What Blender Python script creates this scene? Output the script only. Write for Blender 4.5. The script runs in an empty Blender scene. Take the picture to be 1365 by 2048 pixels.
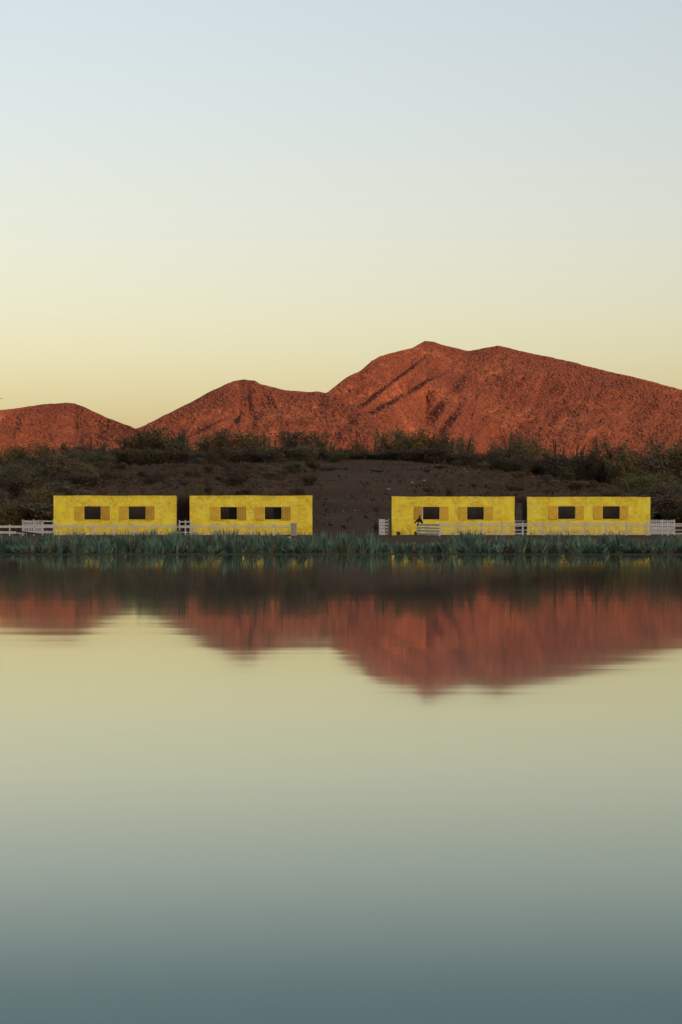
import bpy, math, random
import numpy as np
from mathutils import Vector, noise as mnoise

# ------------------------------------------------------------------ camera, sky, sun, exposure
SC = bpy.context.scene
COL = SC.collection
F, HOR, CX, CAMH = 4600.0, 1038.0, 682.5, 0.80      # focal length in photo pixels, horizon row, centre column, eye height
cam_d = bpy.data.cameras.new('camera')
cam_d.sensor_fit = 'HORIZONTAL'
cam_d.sensor_width = 36.0
cam_d.lens = F / 1365.0 * 36.0
cam_d.shift_y = (HOR - 1024.0) / 1365.0
cam_d.clip_start, cam_d.clip_end = 0.1, 30000.0
cam = bpy.data.objects.new('camera', cam_d)
cam.location = (0, 0, CAMH)
cam.rotation_euler = (math.pi / 2, 0, 0)
COL.objects.link(cam)
SC.camera = cam

SUN_EL, SUN_AZ = math.radians(8.0), math.radians(148.0)   # azimuth from +Y towards +X: behind the camera, to the right
world = bpy.data.worlds.new('World')
SC.world = world
world.use_nodes = True
wn = world.node_tree
wbg = wn.nodes['Background']
sky = wn.nodes.new('ShaderNodeTexSky')
sky.sky_type = 'NISHITA'
sky.sun_disc = False
sky.sun_elevation = SUN_EL
sky.sun_rotation = SUN_AZ
sky.dust_density, sky.air_density, sky.ozone_density = 2.0, 1.0, 0.25
tint = wn.nodes.new('ShaderNodeMix')
tint.data_type = 'RGBA'
tint.blend_type = 'MULTIPLY'
tint.inputs[0].default_value = 1.0
# low haze: whitens the air a little with height above the horizon
wtc = wn.nodes.new('ShaderNodeTexCoord')
wsep = wn.nodes.new('ShaderNodeSeparateXYZ')
wn.links.new(wtc.outputs['Generated'], wsep.inputs[0])
wrmp = wn.nodes.new('ShaderNodeValToRGB')
we = wrmp.color_ramp.elements
we[0].position, we[0].color = 0.05, (0.92, 0.875, 0.98, 1)
we[1].position, we[1].color = 0.23, (1.15, 1.015, 1.06, 1)
wm = we.new(0.12); wm.color = (1.01, 0.895, 0.975, 1)
wn.links.new(wsep.outputs['Z'], wrmp.inputs[0])
wn.links.new(wrmp.outputs[0], tint.inputs[7])
wn.links.new(sky.outputs[0], tint.inputs[6])
wn.links.new(tint.outputs[2], wbg.inputs[0])
wbg.inputs[1].default_value = 0.121

sd = bpy.data.lights.new('sun', 'SUN')
sd.energy = 3.0
sd.angle = math.radians(0.6)
sd.color = (1.0, 0.52, 0.27)
sun = bpy.data.objects.new('sun', sd)
to_sun = Vector((math.sin(SUN_AZ) * math.cos(SUN_EL), math.cos(SUN_AZ) * math.cos(SUN_EL), math.sin(SUN_EL)))
sun.rotation_euler = to_sun.to_track_quat('Z', 'Y').to_euler()
COL.objects.link(sun)

SC.view_settings.view_transform = 'Standard'
SC.view_settings.look = 'None'
SC.view_settings.gamma = 1.0
SC.view_settings.use_curve_mapping = False
SC.view_settings.exposure = 0.78

rng = random.Random(7)
nrng = np.random.default_rng(7)

# ------------------------------------------------------------------ helpers
def PX(px, Y): return (px - CX) / F * Y
def PZ(py, Y): return CAMH + (HOR - py) / F * Y

def _hash(ix, iy, seed):
    h = (ix.astype(np.int64) * 374761393 + iy.astype(np.int64) * 668265263 + seed * 1442695041) & 0x7fffffff
    h = ((h ^ (h >> 13)) * 1274126177) & 0x7fffffff
    h = (h ^ (h >> 16)) & 0x7fffffff
    return (h % 100003) / 100003.0
def vnoise(x, y, seed=0):
    x = np.asarray(x, float); y = np.asarray(y, float)
    x, y = np.broadcast_arrays(x, y)
    ix, iy = np.floor(x).astype(np.int64), np.floor(y).astype(np.int64)
    fx, fy = x - ix, y - iy
    fx = fx * fx * (3 - 2 * fx); fy = fy * fy * (3 - 2 * fy)
    a, b = _hash(ix, iy, seed), _hash(ix + 1, iy, seed)
    c, d = _hash(ix, iy + 1, seed), _hash(ix + 1, iy + 1, seed)
    return (a + (b - a) * fx) * (1 - fy) + (c + (d - c) * fx) * fy
def fbm(x, y, oct=4, seed=0, gain=0.5):
    s, a, t = 0.0, 1.0, 0.0
    for o in range(oct):
        s = s + a * vnoise(np.asarray(x) * 2 ** o, np.asarray(y) * 2 ** o, seed + o * 17)
        t += a; a *= gain
    return s / t - 0.5
def sstep(t):
    t = np.clip(t, 0, 1)
    return t * t * (3 - 2 * t)

class MB:
    """collects geometry; build() links it as one mesh object"""
    def __init__(self): self.v, self.f = [], []
    def quad(self, a, b, c, d):
        n = len(self.v); self.v += [a, b, c, d]; self.f.append((n, n + 1, n + 2, n + 3))
    def box(self, x0, x1, y0, y1, z0, z1):
        n = len(self.v)
        self.v += [(x0, y0, z0), (x1, y0, z0), (x1, y1, z0), (x0, y1, z0), (x0, y0, z1), (x1, y0, z1), (x1, y1, z1), (x0, y1, z1)]
        self.f += [tuple(n + i for i in q) for q in ((3, 2, 1, 0), (4, 5, 6, 7), (0, 1, 5, 4), (1, 2, 6, 5), (2, 3, 7, 6), (3, 0, 4, 7))]
    def beam(self, p, q, w, t):
        """rectangular bar from p to q, w wide (across, horizontal side), t thick"""
        p, q = Vector(p), Vector(q)
        d = (q - p).normalized()
        up = Vector((0, 0, 1)) if abs(d.z) < 0.9 else Vector((0, 1, 0))
        s = d.cross(up).normalized() * (t / 2)
        u = s.cross(d).normalized() * (w / 2)
        n = len(self.v)
        for c in (p, q):
            self.v += [tuple(c - s - u), tuple(c + s - u), tuple(c + s + u), tuple(c - s + u)]
        self.f += [tuple(n + i for i in k) for k in ((0, 1, 2, 3), (7, 6, 5, 4), (0, 4, 5, 1), (1, 5, 6, 2), (2, 6, 7, 3), (3, 7, 4, 0))]
    def tube(self, pts, rads, n=6, cap=True):
        base = len(self.v)
        pts = [Vector(p) for p in pts]
        for i, p in enumerate(pts):
            d = (pts[min(i + 1, len(pts) - 1)] - pts[max(i - 1, 0)])
            if d.length < 1e-9: d = Vector((0, 0, 1))
            d.normalize()
            a = d.cross(Vector((0.31, 0.95, 0.1))).normalized(); b = d.cross(a)
            for k in range(n):
                t = 2 * math.pi * k / n
                self.v.append(tuple(p + (a * math.cos(t) + b * math.sin(t)) * rads[i]))
        for i in range(len(pts) - 1):
            for k in range(n):
                q = (k + 1) % n
                self.f.append((base + i * n + k, base + i * n + q, base + (i + 1) * n + q, base + (i + 1) * n + k))
        if cap:
            self.f.append(tuple(base + k for k in reversed(range(n))))
            self.f.append(tuple(base + (len(pts) - 1) * n + k for k in range(n)))
    def mesh(self, name, m, smooth=False):
        me = bpy.data.meshes.new(name)
        me.from_pydata([tuple(v) for v in self.v], [], self.f)
        if m: me.materials.append(m)
        if smooth: me.polygons.foreach_set('use_smooth', [True] * len(me.polygons))
        me.update()
        return me
    def build(self, name, m, parent=None, smooth=False):
        return link(name, self.mesh(name, m, smooth), parent)

def link(name, me, parent=None, loc=None):
    o = bpy.data.objects.new(name, me)
    COL.objects.link(o)
    if parent: o.parent = parent
    if loc: o.location = loc
    return o
def tag(o, label=None, cat=None, group=None, kind=None):
    if label: o['label'] = label
    if cat: o['category'] = cat
    if group: o['group'] = group
    if kind: o['kind'] = kind
    return o
def empty(name, loc=(0, 0, 0), rz=0):
    o = bpy.data.objects.new(name, None)
    o.empty_display_size = 0.2
    COL.objects.link(o)
    o.location = loc; o.rotation_euler = (0, 0, rz)
    return o
def npmesh(name, V, Fq, m, smooth=True):
    me = bpy.data.meshes.new(name)
    nv, nf, k = len(V), len(Fq), Fq.shape[1]
    me.vertices.add(nv); me.vertices.foreach_set('co', np.asarray(V, np.float32).ravel())
    me.loops.add(nf * k); me.loops.foreach_set('vertex_index', np.asarray(Fq, np.int32).ravel())
    me.polygons.add(nf); me.polygons.foreach_set('loop_start', np.arange(0, nf * k, k, dtype=np.int32))
    me.polygons.foreach_set('use_smooth', np.full(nf, smooth))
    me.materials.append(m); me.update(); me.validate()
    return me
def gridfaces(nr, nc):
    i = np.arange(nr - 1)[:, None] * nc + np.arange(nc - 1)[None, :]
    return np.stack([i, i + 1, i + nc + 1, i + nc], -1).reshape(-1, 4)

# ------------------------------------------------------------------ materials
class Mat:
    def __init__(self, name, rough=0.8, spec=0.3):
        self.m = bpy.data.materials.new(name); self.m.use_nodes = True
        self.t = self.m.node_tree; self.b = self.t.nodes['Principled BSDF']
        self.b.inputs['Roughness'].default_value = rough
        self.b.inputs['Specular IOR Level'].default_value = spec
    def node(self, k, **kw):
        n = self.t.nodes.new(k)
        for a, v in kw.items(): setattr(n, a, v)
        return n
    def ln(self, a, b): self.t.links.new(a, b)
    def coord(self, kind='Object', scale=(1, 1, 1), rot=(0, 0, 0)):
        if kind == 'World': out = self.node('ShaderNodeNewGeometry').outputs['Position']
        else: out = self.node('ShaderNodeTexCoord').outputs[kind]
        mp = self.node('ShaderNodeMapping')
        mp.inputs['Scale'].default_value = scale; mp.inputs['Rotation'].default_value = rot
        self.ln(out, mp.inputs['Vector']); return mp.outputs[0]
    def noise(self, vec, scale, detail=4, rough=0.55, dist=0.0):
        n = self.node('ShaderNodeTexNoise')
        n.inputs['Scale'].default_value = scale; n.inputs['Detail'].default_value = detail
        n.inputs['Roughness'].default_value = rough; n.inputs['Distortion'].default_value = dist
        self.ln(vec, n.inputs['Vector']); return n.outputs[0]
    def ramp(self, fac, stops):
        r = self.node('ShaderNodeValToRGB')
        e = r.color_ramp.elements
        while len(e) < len(stops): e.new(0.5)
        for i, (p, c) in enumerate(stops):
            e[i].position = p; e[i].color = (*c, 1) if len(c) == 3 else c
        self.ln(fac, r.inputs[0]); return r.outputs[0]
    def mix(self, fac, a, b, mode='MIX'):
        n = self.node('ShaderNodeMix', data_type='RGBA', blend_type=mode)
        for s, v in ((0, fac), (6, a), (7, b)):
            if hasattr(v, 'links'): self.ln(v, n.inputs[s])
            elif isinstance(v, (int, float)): n.inputs[s].default_value = v
            else: n.inputs[s].default_value = (*v, 1)
        return n.outputs[2]
    def bump(self, h, strength=0.5, dist=0.02, normal=None):
        b = self.node('ShaderNodeBump')
        b.inputs['Strength'].default_value = strength; b.inputs['Distance'].default_value = dist
        self.ln(h, b.inputs['Height'])
        if normal: self.ln(normal, b.inputs['Normal'])
        self.ln(b.outputs[0], self.b.inputs['Normal']); return b.outputs[0]
    def color(self, c):
        if hasattr(c, 'links'): self.ln(c, self.b.inputs['Base Color'])
        else: self.b.inputs['Base Color'].default_value = (*c, 1)
        return self
    def rnd(self): return self.node('ShaderNodeObjectInfo').outputs['Random']

def simple(name, a, b, scale=3.0, rough=0.85, bump=0.0, kind='Object', jitter=0.0, detail=4):
    M = Mat(name, rough)
    v = M.coord(kind)
    n = M.noise(v, scale, detail)
    c = M.ramp(n, [(0.3, a), (0.7, b)])
    if jitter:
        j = M.ramp(M.rnd(), [(0, (1 - jitter,) * 3), (1, (1 + jitter,) * 3)])
        c = M.mix(1.0, c, j, 'MULTIPLY')
    M.color(c)
    if bump: M.bump(n, 0.6, bump)
    return M.m

def mat_yellow():
    M = Mat('yellow_limewash', 0.9, 0.15)
    v = M.coord('World')
    base = M.ramp(M.noise(v, 0.9, 5, 0.6), [(0.3, (0.96, 0.82, 0.07)), (0.5, (0.98, 0.94, 0.10)), (0.72, (0.98, 0.97, 0.17))])
    # brushed horizontal courses
    crs = M.noise(M.coord('World', (0.5, 1, 5.5)), 1.6, 3, 0.6)
    base = M.mix(M.ramp(crs, [(0.5, (0, 0, 0)), (0.8, (0.35, 0.35, 0.35))]), base, (0.80, 0.52, 0.035))
    # brown weather stains in irregular patches, and finer scuffs inside them
    patch = M.ramp(M.noise(v, 0.8, 5, 0.65, 0.3), [(0.42, (0, 0, 0)), (0.60, (1, 1, 1))])
    scuff = M.ramp(M.noise(M.coord('World', (1, 1, 1.3)), 3.6, 6, 0.72, 0.2), [(0.38, (0, 0, 0)), (0.66, (1, 1, 1))])
    st = M.mix(1.0, patch, scuff, 'MULTIPLY')
    base = M.mix(M.mix(1.0, st, (0.6, 0.6, 0.6), 'MULTIPLY'), base, (0.42, 0.24, 0.03))
    # thin drip lines
    drip = M.ramp(M.noise(M.coord('World', (5.5, 5.5, 0.35)), 1.0, 3, 0.6), [(0.56, (0, 0, 0)), (0.76, (0.28, 0.28, 0.28))])
    base = M.mix(drip, base, (0.50, 0.30, 0.025))
    sp = M.node('ShaderNodeSeparateXYZ'); M.ln(M.coord('Object'), sp.inputs[0])
    edge = M.ramp(M.node('ShaderNodeMath', operation='DIVIDE').outputs[0], [(0, (0, 0, 0)), (1, (1, 1, 1))])
    dv = edge.node.inputs[0].links[0].from_node
    M.ln(sp.outputs['Z'], dv.inputs[0]); dv.inputs[1].default_value = 3.2
    er = edge.node.color_ramp
    er.elements[0].position, er.elements[0].color = 0.10, (0.9, 0.9, 0.9, 1)
    er.elements[1].position, er.elements[1].color = 1.0, (0.75, 0.75, 0.75, 1)
    for q, c in ((0.30, 0.0), (0.88, 0.0)): e_ = er.elements.new(q); e_.color = (c, c, c, 1)
    dirt = M.ramp(M.noise(M.coord('World', (1.6, 1, 0.6)), 1.8, 5, 0.7), [(0.40, (0, 0, 0)), (0.70, (1, 1, 1))])
    base = M.mix(M.mix(1.0, edge, dirt, 'MULTIPLY'), base, (0.45, 0.26, 0.03))
    M.color(base)
    M.bump(M.noise(v, 6.0, 6, 0.65), 0.6, 0.03)
    return M.m
def mat_soil():
    M = Mat('brown_soil', 0.95, 0.1)
    v = M.coord('World')
    a = M.ramp(M.noise(v, 0.09, 6, 0.62), [(0.28, (0.056, 0.034, 0.018)), (0.5, (0.083, 0.050, 0.026)), (0.74, (0.115, 0.071, 0.038))])
    b = M.ramp(M.noise(v, 1.7, 5, 0.7), [(0.3, (0.8, 0.8, 0.8)), (0.7, (1.15, 1.15, 1.15))])
    c = M.mix(1.0, a, b, 'MULTIPLY')
    g = M.ramp(M.noise(v, 0.35, 5, 0.65), [(0.52, (0, 0, 0)), (0.72, (0.75, 0.75, 0.75))])
    c = M.mix(g, c, (0.055, 0.045, 0.022))
    M.color(c)
    M.bump(M.noise(v, 0.8, 7, 0.6), 0.7, 0.25)
    return M.m
def mat_mountain():
    M = Mat('red_rock', 0.95, 0.1)
    v = M.coord('World')
    a = M.ramp(M.noise(v, 0.010, 6, 0.65), [(0.28, (0.112, 0.042, 0.034)), (0.5, (0.180, 0.063, 0.041)), (0.72, (0.31, 0.122, 0.062))])
    b = M.ramp(M.noise(v, 0.16, 6, 0.75), [(0.34, (0.72, 0.71, 0.72)), (0.5, (1.0, 1.0, 1.0)), (0.68, (1.32, 1.28, 1.2))])
    M.color(M.mix(1.0, a, b, 'MULTIPLY'))
    M.bump(M.noise(v, 0.06, 8, 0.7), 0.8, 6.0)
    return M.m
def mat_water():
    M = Mat('lake_water', 0.05, 0.5)
    t = M.t
    t.nodes.remove(M.b)
    out = [n for n in t.nodes if n.type == 'OUTPUT_MATERIAL'][0]
    n1 = M.noise(M.coord('World', (0.10, 1.0, 1)), 1.1, 2, 0.5, 0.2)
    n2 = M.noise(M.coord('World', (0.05, 0.33, 1)), 1.0, 2, 0.5, 0.3)
    h = M.mix(0.55, n1, n2)
    b = M.node('ShaderNodeBump')
    b.inputs['Strength'].default_value = 1.0; b.inputs['Distance'].default_value = 0.002
    M.ln(h, b.inputs['Height'])
    fr = M.node('ShaderNodeFresnel'); fr.inputs['IOR'].default_value = 1.36
    M.ln(b.outputs[0], fr.inputs['Normal'])
    k = M.ramp(fr.outputs[0], [(0.0, (0, 0, 0)), (0.25, (0.12,) * 3), (0.31, (0.20,) * 3), (0.41, (0.43,) * 3), (0.51, (0.60,) * 3), (0.73, (0.82,) * 3), (0.84, (0.93,) * 3), (1.0, (0.985,) * 3)])
    gl = M.node('ShaderNodeBsdfGlossy'); gl.inputs['Roughness'].default_value = 0.038
    gl.inputs['Color'].default_value = (0.96, 0.95, 0.83, 1)
    M.ln(b.outputs[0], gl.inputs['Normal'])
    df = M.node('ShaderNodeBsdfDiffuse'); df.inputs['Color'].default_value = (0.006, 0.150, 0.182, 1)
    mx = M.node('ShaderNodeMixShader')
    M.ln(k, mx.inputs[0]); M.ln(df.outputs[0], mx.inputs[1]); M.ln(gl.outputs[0], mx.inputs[2])
    M.ln(mx.outputs[0], out.inputs['Surface'])
    return M.m
def mat_leaf(name, dark, light, jit=0.35, dry=None):
    M = Mat(name, 0.65, 0.25)
    v = M.coord('Object')
    n = M.noise(v, 2.5, 3)
    c = M.ramp(n, [(0.3, dark), (0.7, light)])
    c = M.mix(1.0, c, M.ramp(M.rnd(), [(0, (1 - jit,) * 3), (1, (1 + jit,) * 3)]), 'MULTIPLY')
    if dry:
        gi = M.node('ShaderNodeNewGeometry').outputs['Random Per Island']
        c = M.mix(M.ramp(gi, [(0.80, (0, 0, 0)), (0.97, (1, 1, 1))]), c, dry)
        c = M.mix(1.0, c, M.ramp(gi, [(0, (0.6, 0.6, 0.6)), (0.7, (1.3, 1.3, 1.3))]), 'MULTIPLY')
    M.color(c)
    return M.m

M_SOIL, M_MTN, M_WATER, M_YEL = mat_soil(), mat_mountain(), mat_water(), mat_yellow()
M_SCRUB = simple('mountain_scrub', (0.095, 0.040, 0.028), (0.165, 0.063, 0.038), 0.05, 0.9, kind='World')
M_SHUT = simple('ochre_shutter_paint', (0.70, 0.50, 0.06), (0.86, 0.64, 0.09), 2.5, 0.8, 0.004, 'World')
M_SHUTD = simple('brown_ochre_shutter_paint', (0.50, 0.34, 0.055), (0.64, 0.45, 0.07), 2.5, 0.8, 0.004, 'World')
M_DARKWOOD = simple('dark_wood', (0.03, 0.014, 0.011), (0.055, 0.022, 0.016), 3.0, 0.7, 0.004)
M_MAROON = simple('maroon_boards', (0.04, 0.010, 0.008), (0.07, 0.018, 0.012), 3.0, 0.7, 0.004)
M_INT = simple('room_shade_plaster', (0.075, 0.055, 0.050), (0.12, 0.088, 0.080), 1.0, 0.95)  # dark wall colour stands in for the shade inside the rooms
M_ADOBE = simple('bare_brown_adobe', (0.06, 0.040, 0.030), (0.11, 0.072, 0.050), 2.0, 0.95, 0.02, 'World')
M_ROOF = simple('brown_roof_slab', (0.06, 0.04, 0.03), (0.10, 0.065, 0.045), 1.5, 0.95, 0.01)
M_FENCE = simple('weathered_white_paint', (0.46, 0.53, 0.55), (0.60, 0.69, 0.71), 4.0, 0.8, 0.004, 'World')
M_BARK = simple('grey_bark', (0.035, 0.028, 0.020), (0.065, 0.050, 0.036), 6.0, 0.9)
M_LEAF = [mat_leaf('olive_leaf', (0.090, 0.082, 0.034), (0.155, 0.138, 0.060)),
          mat_leaf('grey_green_leaf', (0.085, 0.086, 0.052), (0.14, 0.14, 0.09)),
          mat_leaf('dark_scrub_leaf', (0.078, 0.066, 0.047), (0.13, 0.108, 0.078)),
          mat_leaf('fresh_green_leaf', (0.070, 0.088, 0.028), (0.12, 0.142, 0.050))]
M_AGAVE = mat_leaf('blue_green_blade', (0.078, 0.160, 0.128), (0.135, 0.255, 0.205), 0.35, dry=(0.17, 0.145, 0.075))
M_CACTUS = mat_leaf('cactus_skin', (0.036, 0.038, 0.020), (0.06, 0.062, 0.034), 0.25)
M_BLACK = simple('black_feathers', (0.012, 0.011, 0.011), (0.025, 0.022, 0.02), 5.0, 0.6)
M_STONE = simple('pale_stone', (0.22, 0.20, 0.18), (0.36, 0.33, 0.30), 3.0, 0.9, 0.02)
M_GLASS = Mat('window_glass', 0.08, 0.5).color((0.012, 0.014, 0.017)).m

# ------------------------------------------------------------------ ground, lake, mountains
CREST_Y, SHORE, GZ = 350.0, 51.1, -0.45
CR = np.array([(-900, 1020), (-300, 985), (0, 952), (120, 944), (240, 932), (400, 925), (600, 920), (700, 917), (800, 919),
               (900, 927), (1000, 942), (1100, 958), (1200, 975), (1365, 990), (1700, 1010), (2400, 1030)], float)
def ground_z(X, Y):
    X = np.asarray(X, float); Y = np.asarray(Y, float)
    px = CX + X / CREST_Y * F
    zc = CAMH + (HOR - np.interp(px, CR[:, 0], CR[:, 1])) / F * CREST_Y
    bed = np.maximum(0.015 - (SHORE + 0.35 - Y) * 0.22, -1.4)
    field = np.maximum(0.015 - np.maximum(Y - 52.0, 0) * 0.0135, GZ)
    z = np.where(Y < SHORE + 0.35, bed, field)
    t = (Y - 192.0) / (CREST_Y - 192.0)
    prof = np.clip(t, 0, 1) ** 0.85
    rough = fbm(X * 0.045, Y * 0.045, 5, 3) * 2.4 + fbm(X * 0.25, Y * 0.25, 3, 9) * 0.5
    z = np.where(Y > 192, GZ + (zc - GZ) * prof + rough * sstep(t * 4) * sstep((CREST_Y - Y) / 50 + 0.15), z)
    back = sstep((Y - CREST_Y) / 320.0)
    z = np.where(Y > CREST_Y, zc + rough * 0.066 * (1 - back) + (4.0 - zc) * back, z)
    z = z + np.where((Y > 88) & (Y < 192), fbm(X * 0.5, Y * 0.5, 3, 5) * 0.06, 0)
    return z
xs = np.concatenate([-np.geomspace(75, 12000, 26)[::-1], np.arange(-72, 72.1, 0.6), np.geomspace(75, 12000, 26)])
ys = np.concatenate([[-12000, -4000, -1500, -500, -150, -40], np.arange(0, 48, 6), np.arange(48, 56, 0.4), np.arange(56, 100, 2), np.arange(100, 190, 5),
                     np.arange(190, 372, 1.2), np.arange(374, 700, 14), np.geomspace(720, 14000, 24)])
gx, gy = np.meshgrid(xs, ys)
gz = ground_z(gx, gy)
tag(link('ground', npmesh('ground', np.stack([gx, gy, gz], -1).reshape(-1, 3), gridfaces(len(ys), len(xs)), M_SOIL)), kind='structure')

lx = np.concatenate([-np.geomspace(16, 3000, 12)[::-1], np.linspace(-15, 15, 61), np.geomspace(16, 3000, 12)])
edge = SHORE + 0.15 + 0 * lx
lv, lf = [], []
for x, e in zip(lx, edge):
    for y in (-1500, -40, 4, 20, 40, e): lv.append((x, y, 0.0))
lf = gridfaces(len(lx), 6)[:, ::-1]
tag(link('lake', npmesh('lake', np.array(lv), lf, M_WATER)), kind='structure')

def relief(sil, yb, ycs, px0, px1, step, rows, seed, disp, zb=-6.0, crest_noise=1.0):
    """a hill: crest from the silhouette, front slope with gullies running down to the plain, and a back slope"""
    sil = np.array(sil, float)
    px = np.arange(px0, px1 + step, step)
    cpy = np.interp(px, sil[:, 0], sil[:, 1]) + fbm(px * 0.06, px * 0 + seed, 4, seed) * 3.0 * crest_noise
    ycs = np.array(ycs, float)
    yc = np.interp(px, ycs[:, 0], ycs[:, 1])
    v = np.linspace(0, 1, rows)
    P, Vv = np.meshgrid(px, v)
    zc = (CAMH + (HOR - cpy) / F * yc)[None, :]
    prof = Vv ** 1.06
    def soft(a, sig):
        k = np.exp(-0.5 * (np.arange(-3 * sig, 3 * sig + 1) / sig) ** 2); k /= k.sum()
        return np.convolve(np.pad(a, 3 * sig, mode='edge'), k, 'valid')
    zs1, zs2 = soft(zc[0], 7)[None, :], soft(zc[0], 20)[None, :]        # corners of the crest die out down the slope
    w1, w2 = sstep((Vv - 0.86) / 0.14), sstep((Vv - 0.45) / 0.5)
    Z = zb + ((zc * w1 + zs1 * (1 - w1)) * w2 + zs2 * (1 - w2) - zb) * prof
    Y = yb + (yc[None, :] - yb) * Vv
    py = HOR - (Z - CAMH) / Y * F
    d = disp(P, py, Vv) * sstep((1 - Vv) * 7) * sstep(Vv * 5 + 0.3)
    X = (P - CX) / F * Y
    Yd = Y - d
    front = np.stack([X, Yd, Z], -1)
    back = []
    for k, t in enumerate((0.06, 0.2, 0.45, 0.75, 1.0)):
        back.append(np.stack([X[-1], yc + (yc - yb) * 1.2 * t, zc[0] + (zb - zc[0]) * t ** 1.1], -1))
    V = np.concatenate([front, np.array(back)], 0)
    nr, nc = V.shape[:2]
    return V.reshape(-1, 3), gridfaces(nr, nc), front

def saw(s, up, down):
    """0 at s=0, rises to 1 over `up`, falls back over `down`"""
    return np.where(s < 0, 0, np.where(s < up, sstep(s / up), np.clip(1 - (s - up) / down, 0, 1) ** 1.3))
def seg_s(P, py, x0, y0, x1, y1):
    """signed distance to the right of / below the line (x0,y0)->(x1,y1), and position along it"""
    dx, dy = x1 - x0, y1 - y0
    L = math.hypot(dx, dy)
    a = ((P - x0) * dx + (py - y0) * dy) / (L * L)
    s = ((P - x0) * dy - (py - y0) * dx) / L
    return s, a
def big_disp(P, py, V):
    ang = np.arctan2(py - 655, (P - 945)) * 180 / math.pi
    r = np.hypot(P - 945, py - 655)
    w = fbm(P * 0.012, py * 0.012, 3, 5) * 10
    d = (np.abs(fbm((ang + w) * 0.085, r * 0.003, 4, 21)) * -2 + 0.5) * 13 * sstep(r / 140)
    d = d + fbm(P * 0.011, py * 0.016, 3, 31) * 44 + fbm((P * 0.8 + py * 0.6) * 0.035, (py * 0.8 - P * 0.6) * 0.012, 3, 37) * 20 + fbm(P * 0.1, py * 0.12, 4, 41) * 7
    for (x0, y0, x1, y1, amp, up, dn) in ((850, 712, 684, 842, 34, 9, 160), (872, 752, 706, 846, 62, 13, 170), (700, 848, 655, 866, 16, 6, 60),
                                          (930, 740, 815, 878, 26, 22, 140), (925, 790, 855, 890, 24, 16, 100),
                                          (735, 866, 700, 915, 14, 24, 60)):
        s, a = seg_s(P, py, x0, y0, x1, y1)
        s = s + fbm(P * 0.035, py * 0.035, 3, int(x0)) * 7
        env = sstep((a + 0.12) / 0.3) * sstep((1.15 - a) / 0.3) * (0.35 + 1.3 * (fbm(a * 3.0, a * 0 + x0, 2, 3) + 0.5))
        d = d + amp * env * saw(s, up, dn)
    return d
def mid_disp(P, py, V):
    ang = np.arctan2(py - 735, (P - 495)) * 180 / math.pi
    r = np.hypot(P - 495, py - 735)
    w = fbm(P * 0.02, py * 0.02, 3, 8) * 12
    d = (np.abs(fbm((ang + w) * 0.07, r * 0.004, 4, 61)) * -2 + 0.5) * 13 * sstep(r / 90)
    d = d + fbm(P * 0.016, py * 0.016, 3, 71) * 30 + fbm((P * 0.8 + py * 0.6) * 0.05, (py * 0.8 - P * 0.6) * 0.018, 3, 77) * 12 + fbm(P * 0.12, py * 0.14, 4, 81) * 5
    for (x0, y0, x1, y1, amp, up, dn) in ((456, 834, 370, 878, 30, 9, 130), (486, 822, 446, 872, 14, 9, 90)):
        s, a = seg_s(P, py, x0, y0, x1, y1)
        s = s + fbm(P * 0.06, py * 0.06, 3, int(x0)) * 8
        env = sstep((a + 0.12) / 0.3) * sstep((1.2 - a) / 0.3)
        d = d + amp * env * saw(s, up, dn)
    return d
def left_disp(P, py, V):
    return fbm(P * 0.018, py * 0.012, 3, 91) * 28 + fbm(P * 0.13, py * 0.14, 4, 95) * 5

def scrub_on(name, fronts, n, size, label):
    """low desert bushes dotted over a slope, as one mass"""
    base = np.array([(1, 0, 0), (0, 1, 0), (-1, 0, 0), (0, -1, 0), (0, 0, 1.0), (0, 0, -0.5)], float)
    tri = np.array([(0, 1, 4), (1, 2, 4), (2, 3, 4), (3, 0, 4), (1, 0, 5), (2, 1, 5), (3, 2, 5), (0, 3, 5)])
    Vs, Fs, k = [], [], 0
    R, C = fronts.shape[:2]
    ii = nrng.random(n) * (R - 1.001); jj = nrng.random(n) * (C - 1.001)
    i0, j0 = ii.astype(int), jj.astype(int); fi, fj = (ii - i0)[:, None], (jj - j0)[:, None]
    p = (fronts[i0, j0] * (1 - fi) + fronts[i0 + 1, j0] * fi) * (1 - fj) + (fronts[i0, j0 + 1] * (1 - fi) + fronts[i0 + 1, j0 + 1] * fi) * fj
    s = size * (0.4 + nrng.random(n) ** 2 * 1.1)
    rot = nrng.random(n) * 6.28
    c, sn = np.cos(rot), np.sin(rot)
    jit = 1 + (nrng.random((n, 6, 3)) - 0.5) * 0.7
    b = base[None] * jit * s[:, None, None]
    V = np.empty((n, 6, 3))
    V[..., 0] = b[..., 0] * c[:, None] - b[..., 1] * sn[:, None] + p[:, None, 0]
    V[..., 1] = b[..., 0] * sn[:, None] + b[..., 1] * c[:, None] + p[:, None, 1]
    V[..., 2] = b[..., 2] * 0.85 + p[:, None, 2] + s[:, None] * 0.15
    Fq = (np.arange(n)[:, None, None] * 6 + tri[None]).reshape(-1, 3)
    return tag(link(name, npmesh(name, V.reshape(-1, 3), Fq, M_SCRUB, True)), label, None, None, 'stuff')

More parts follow.
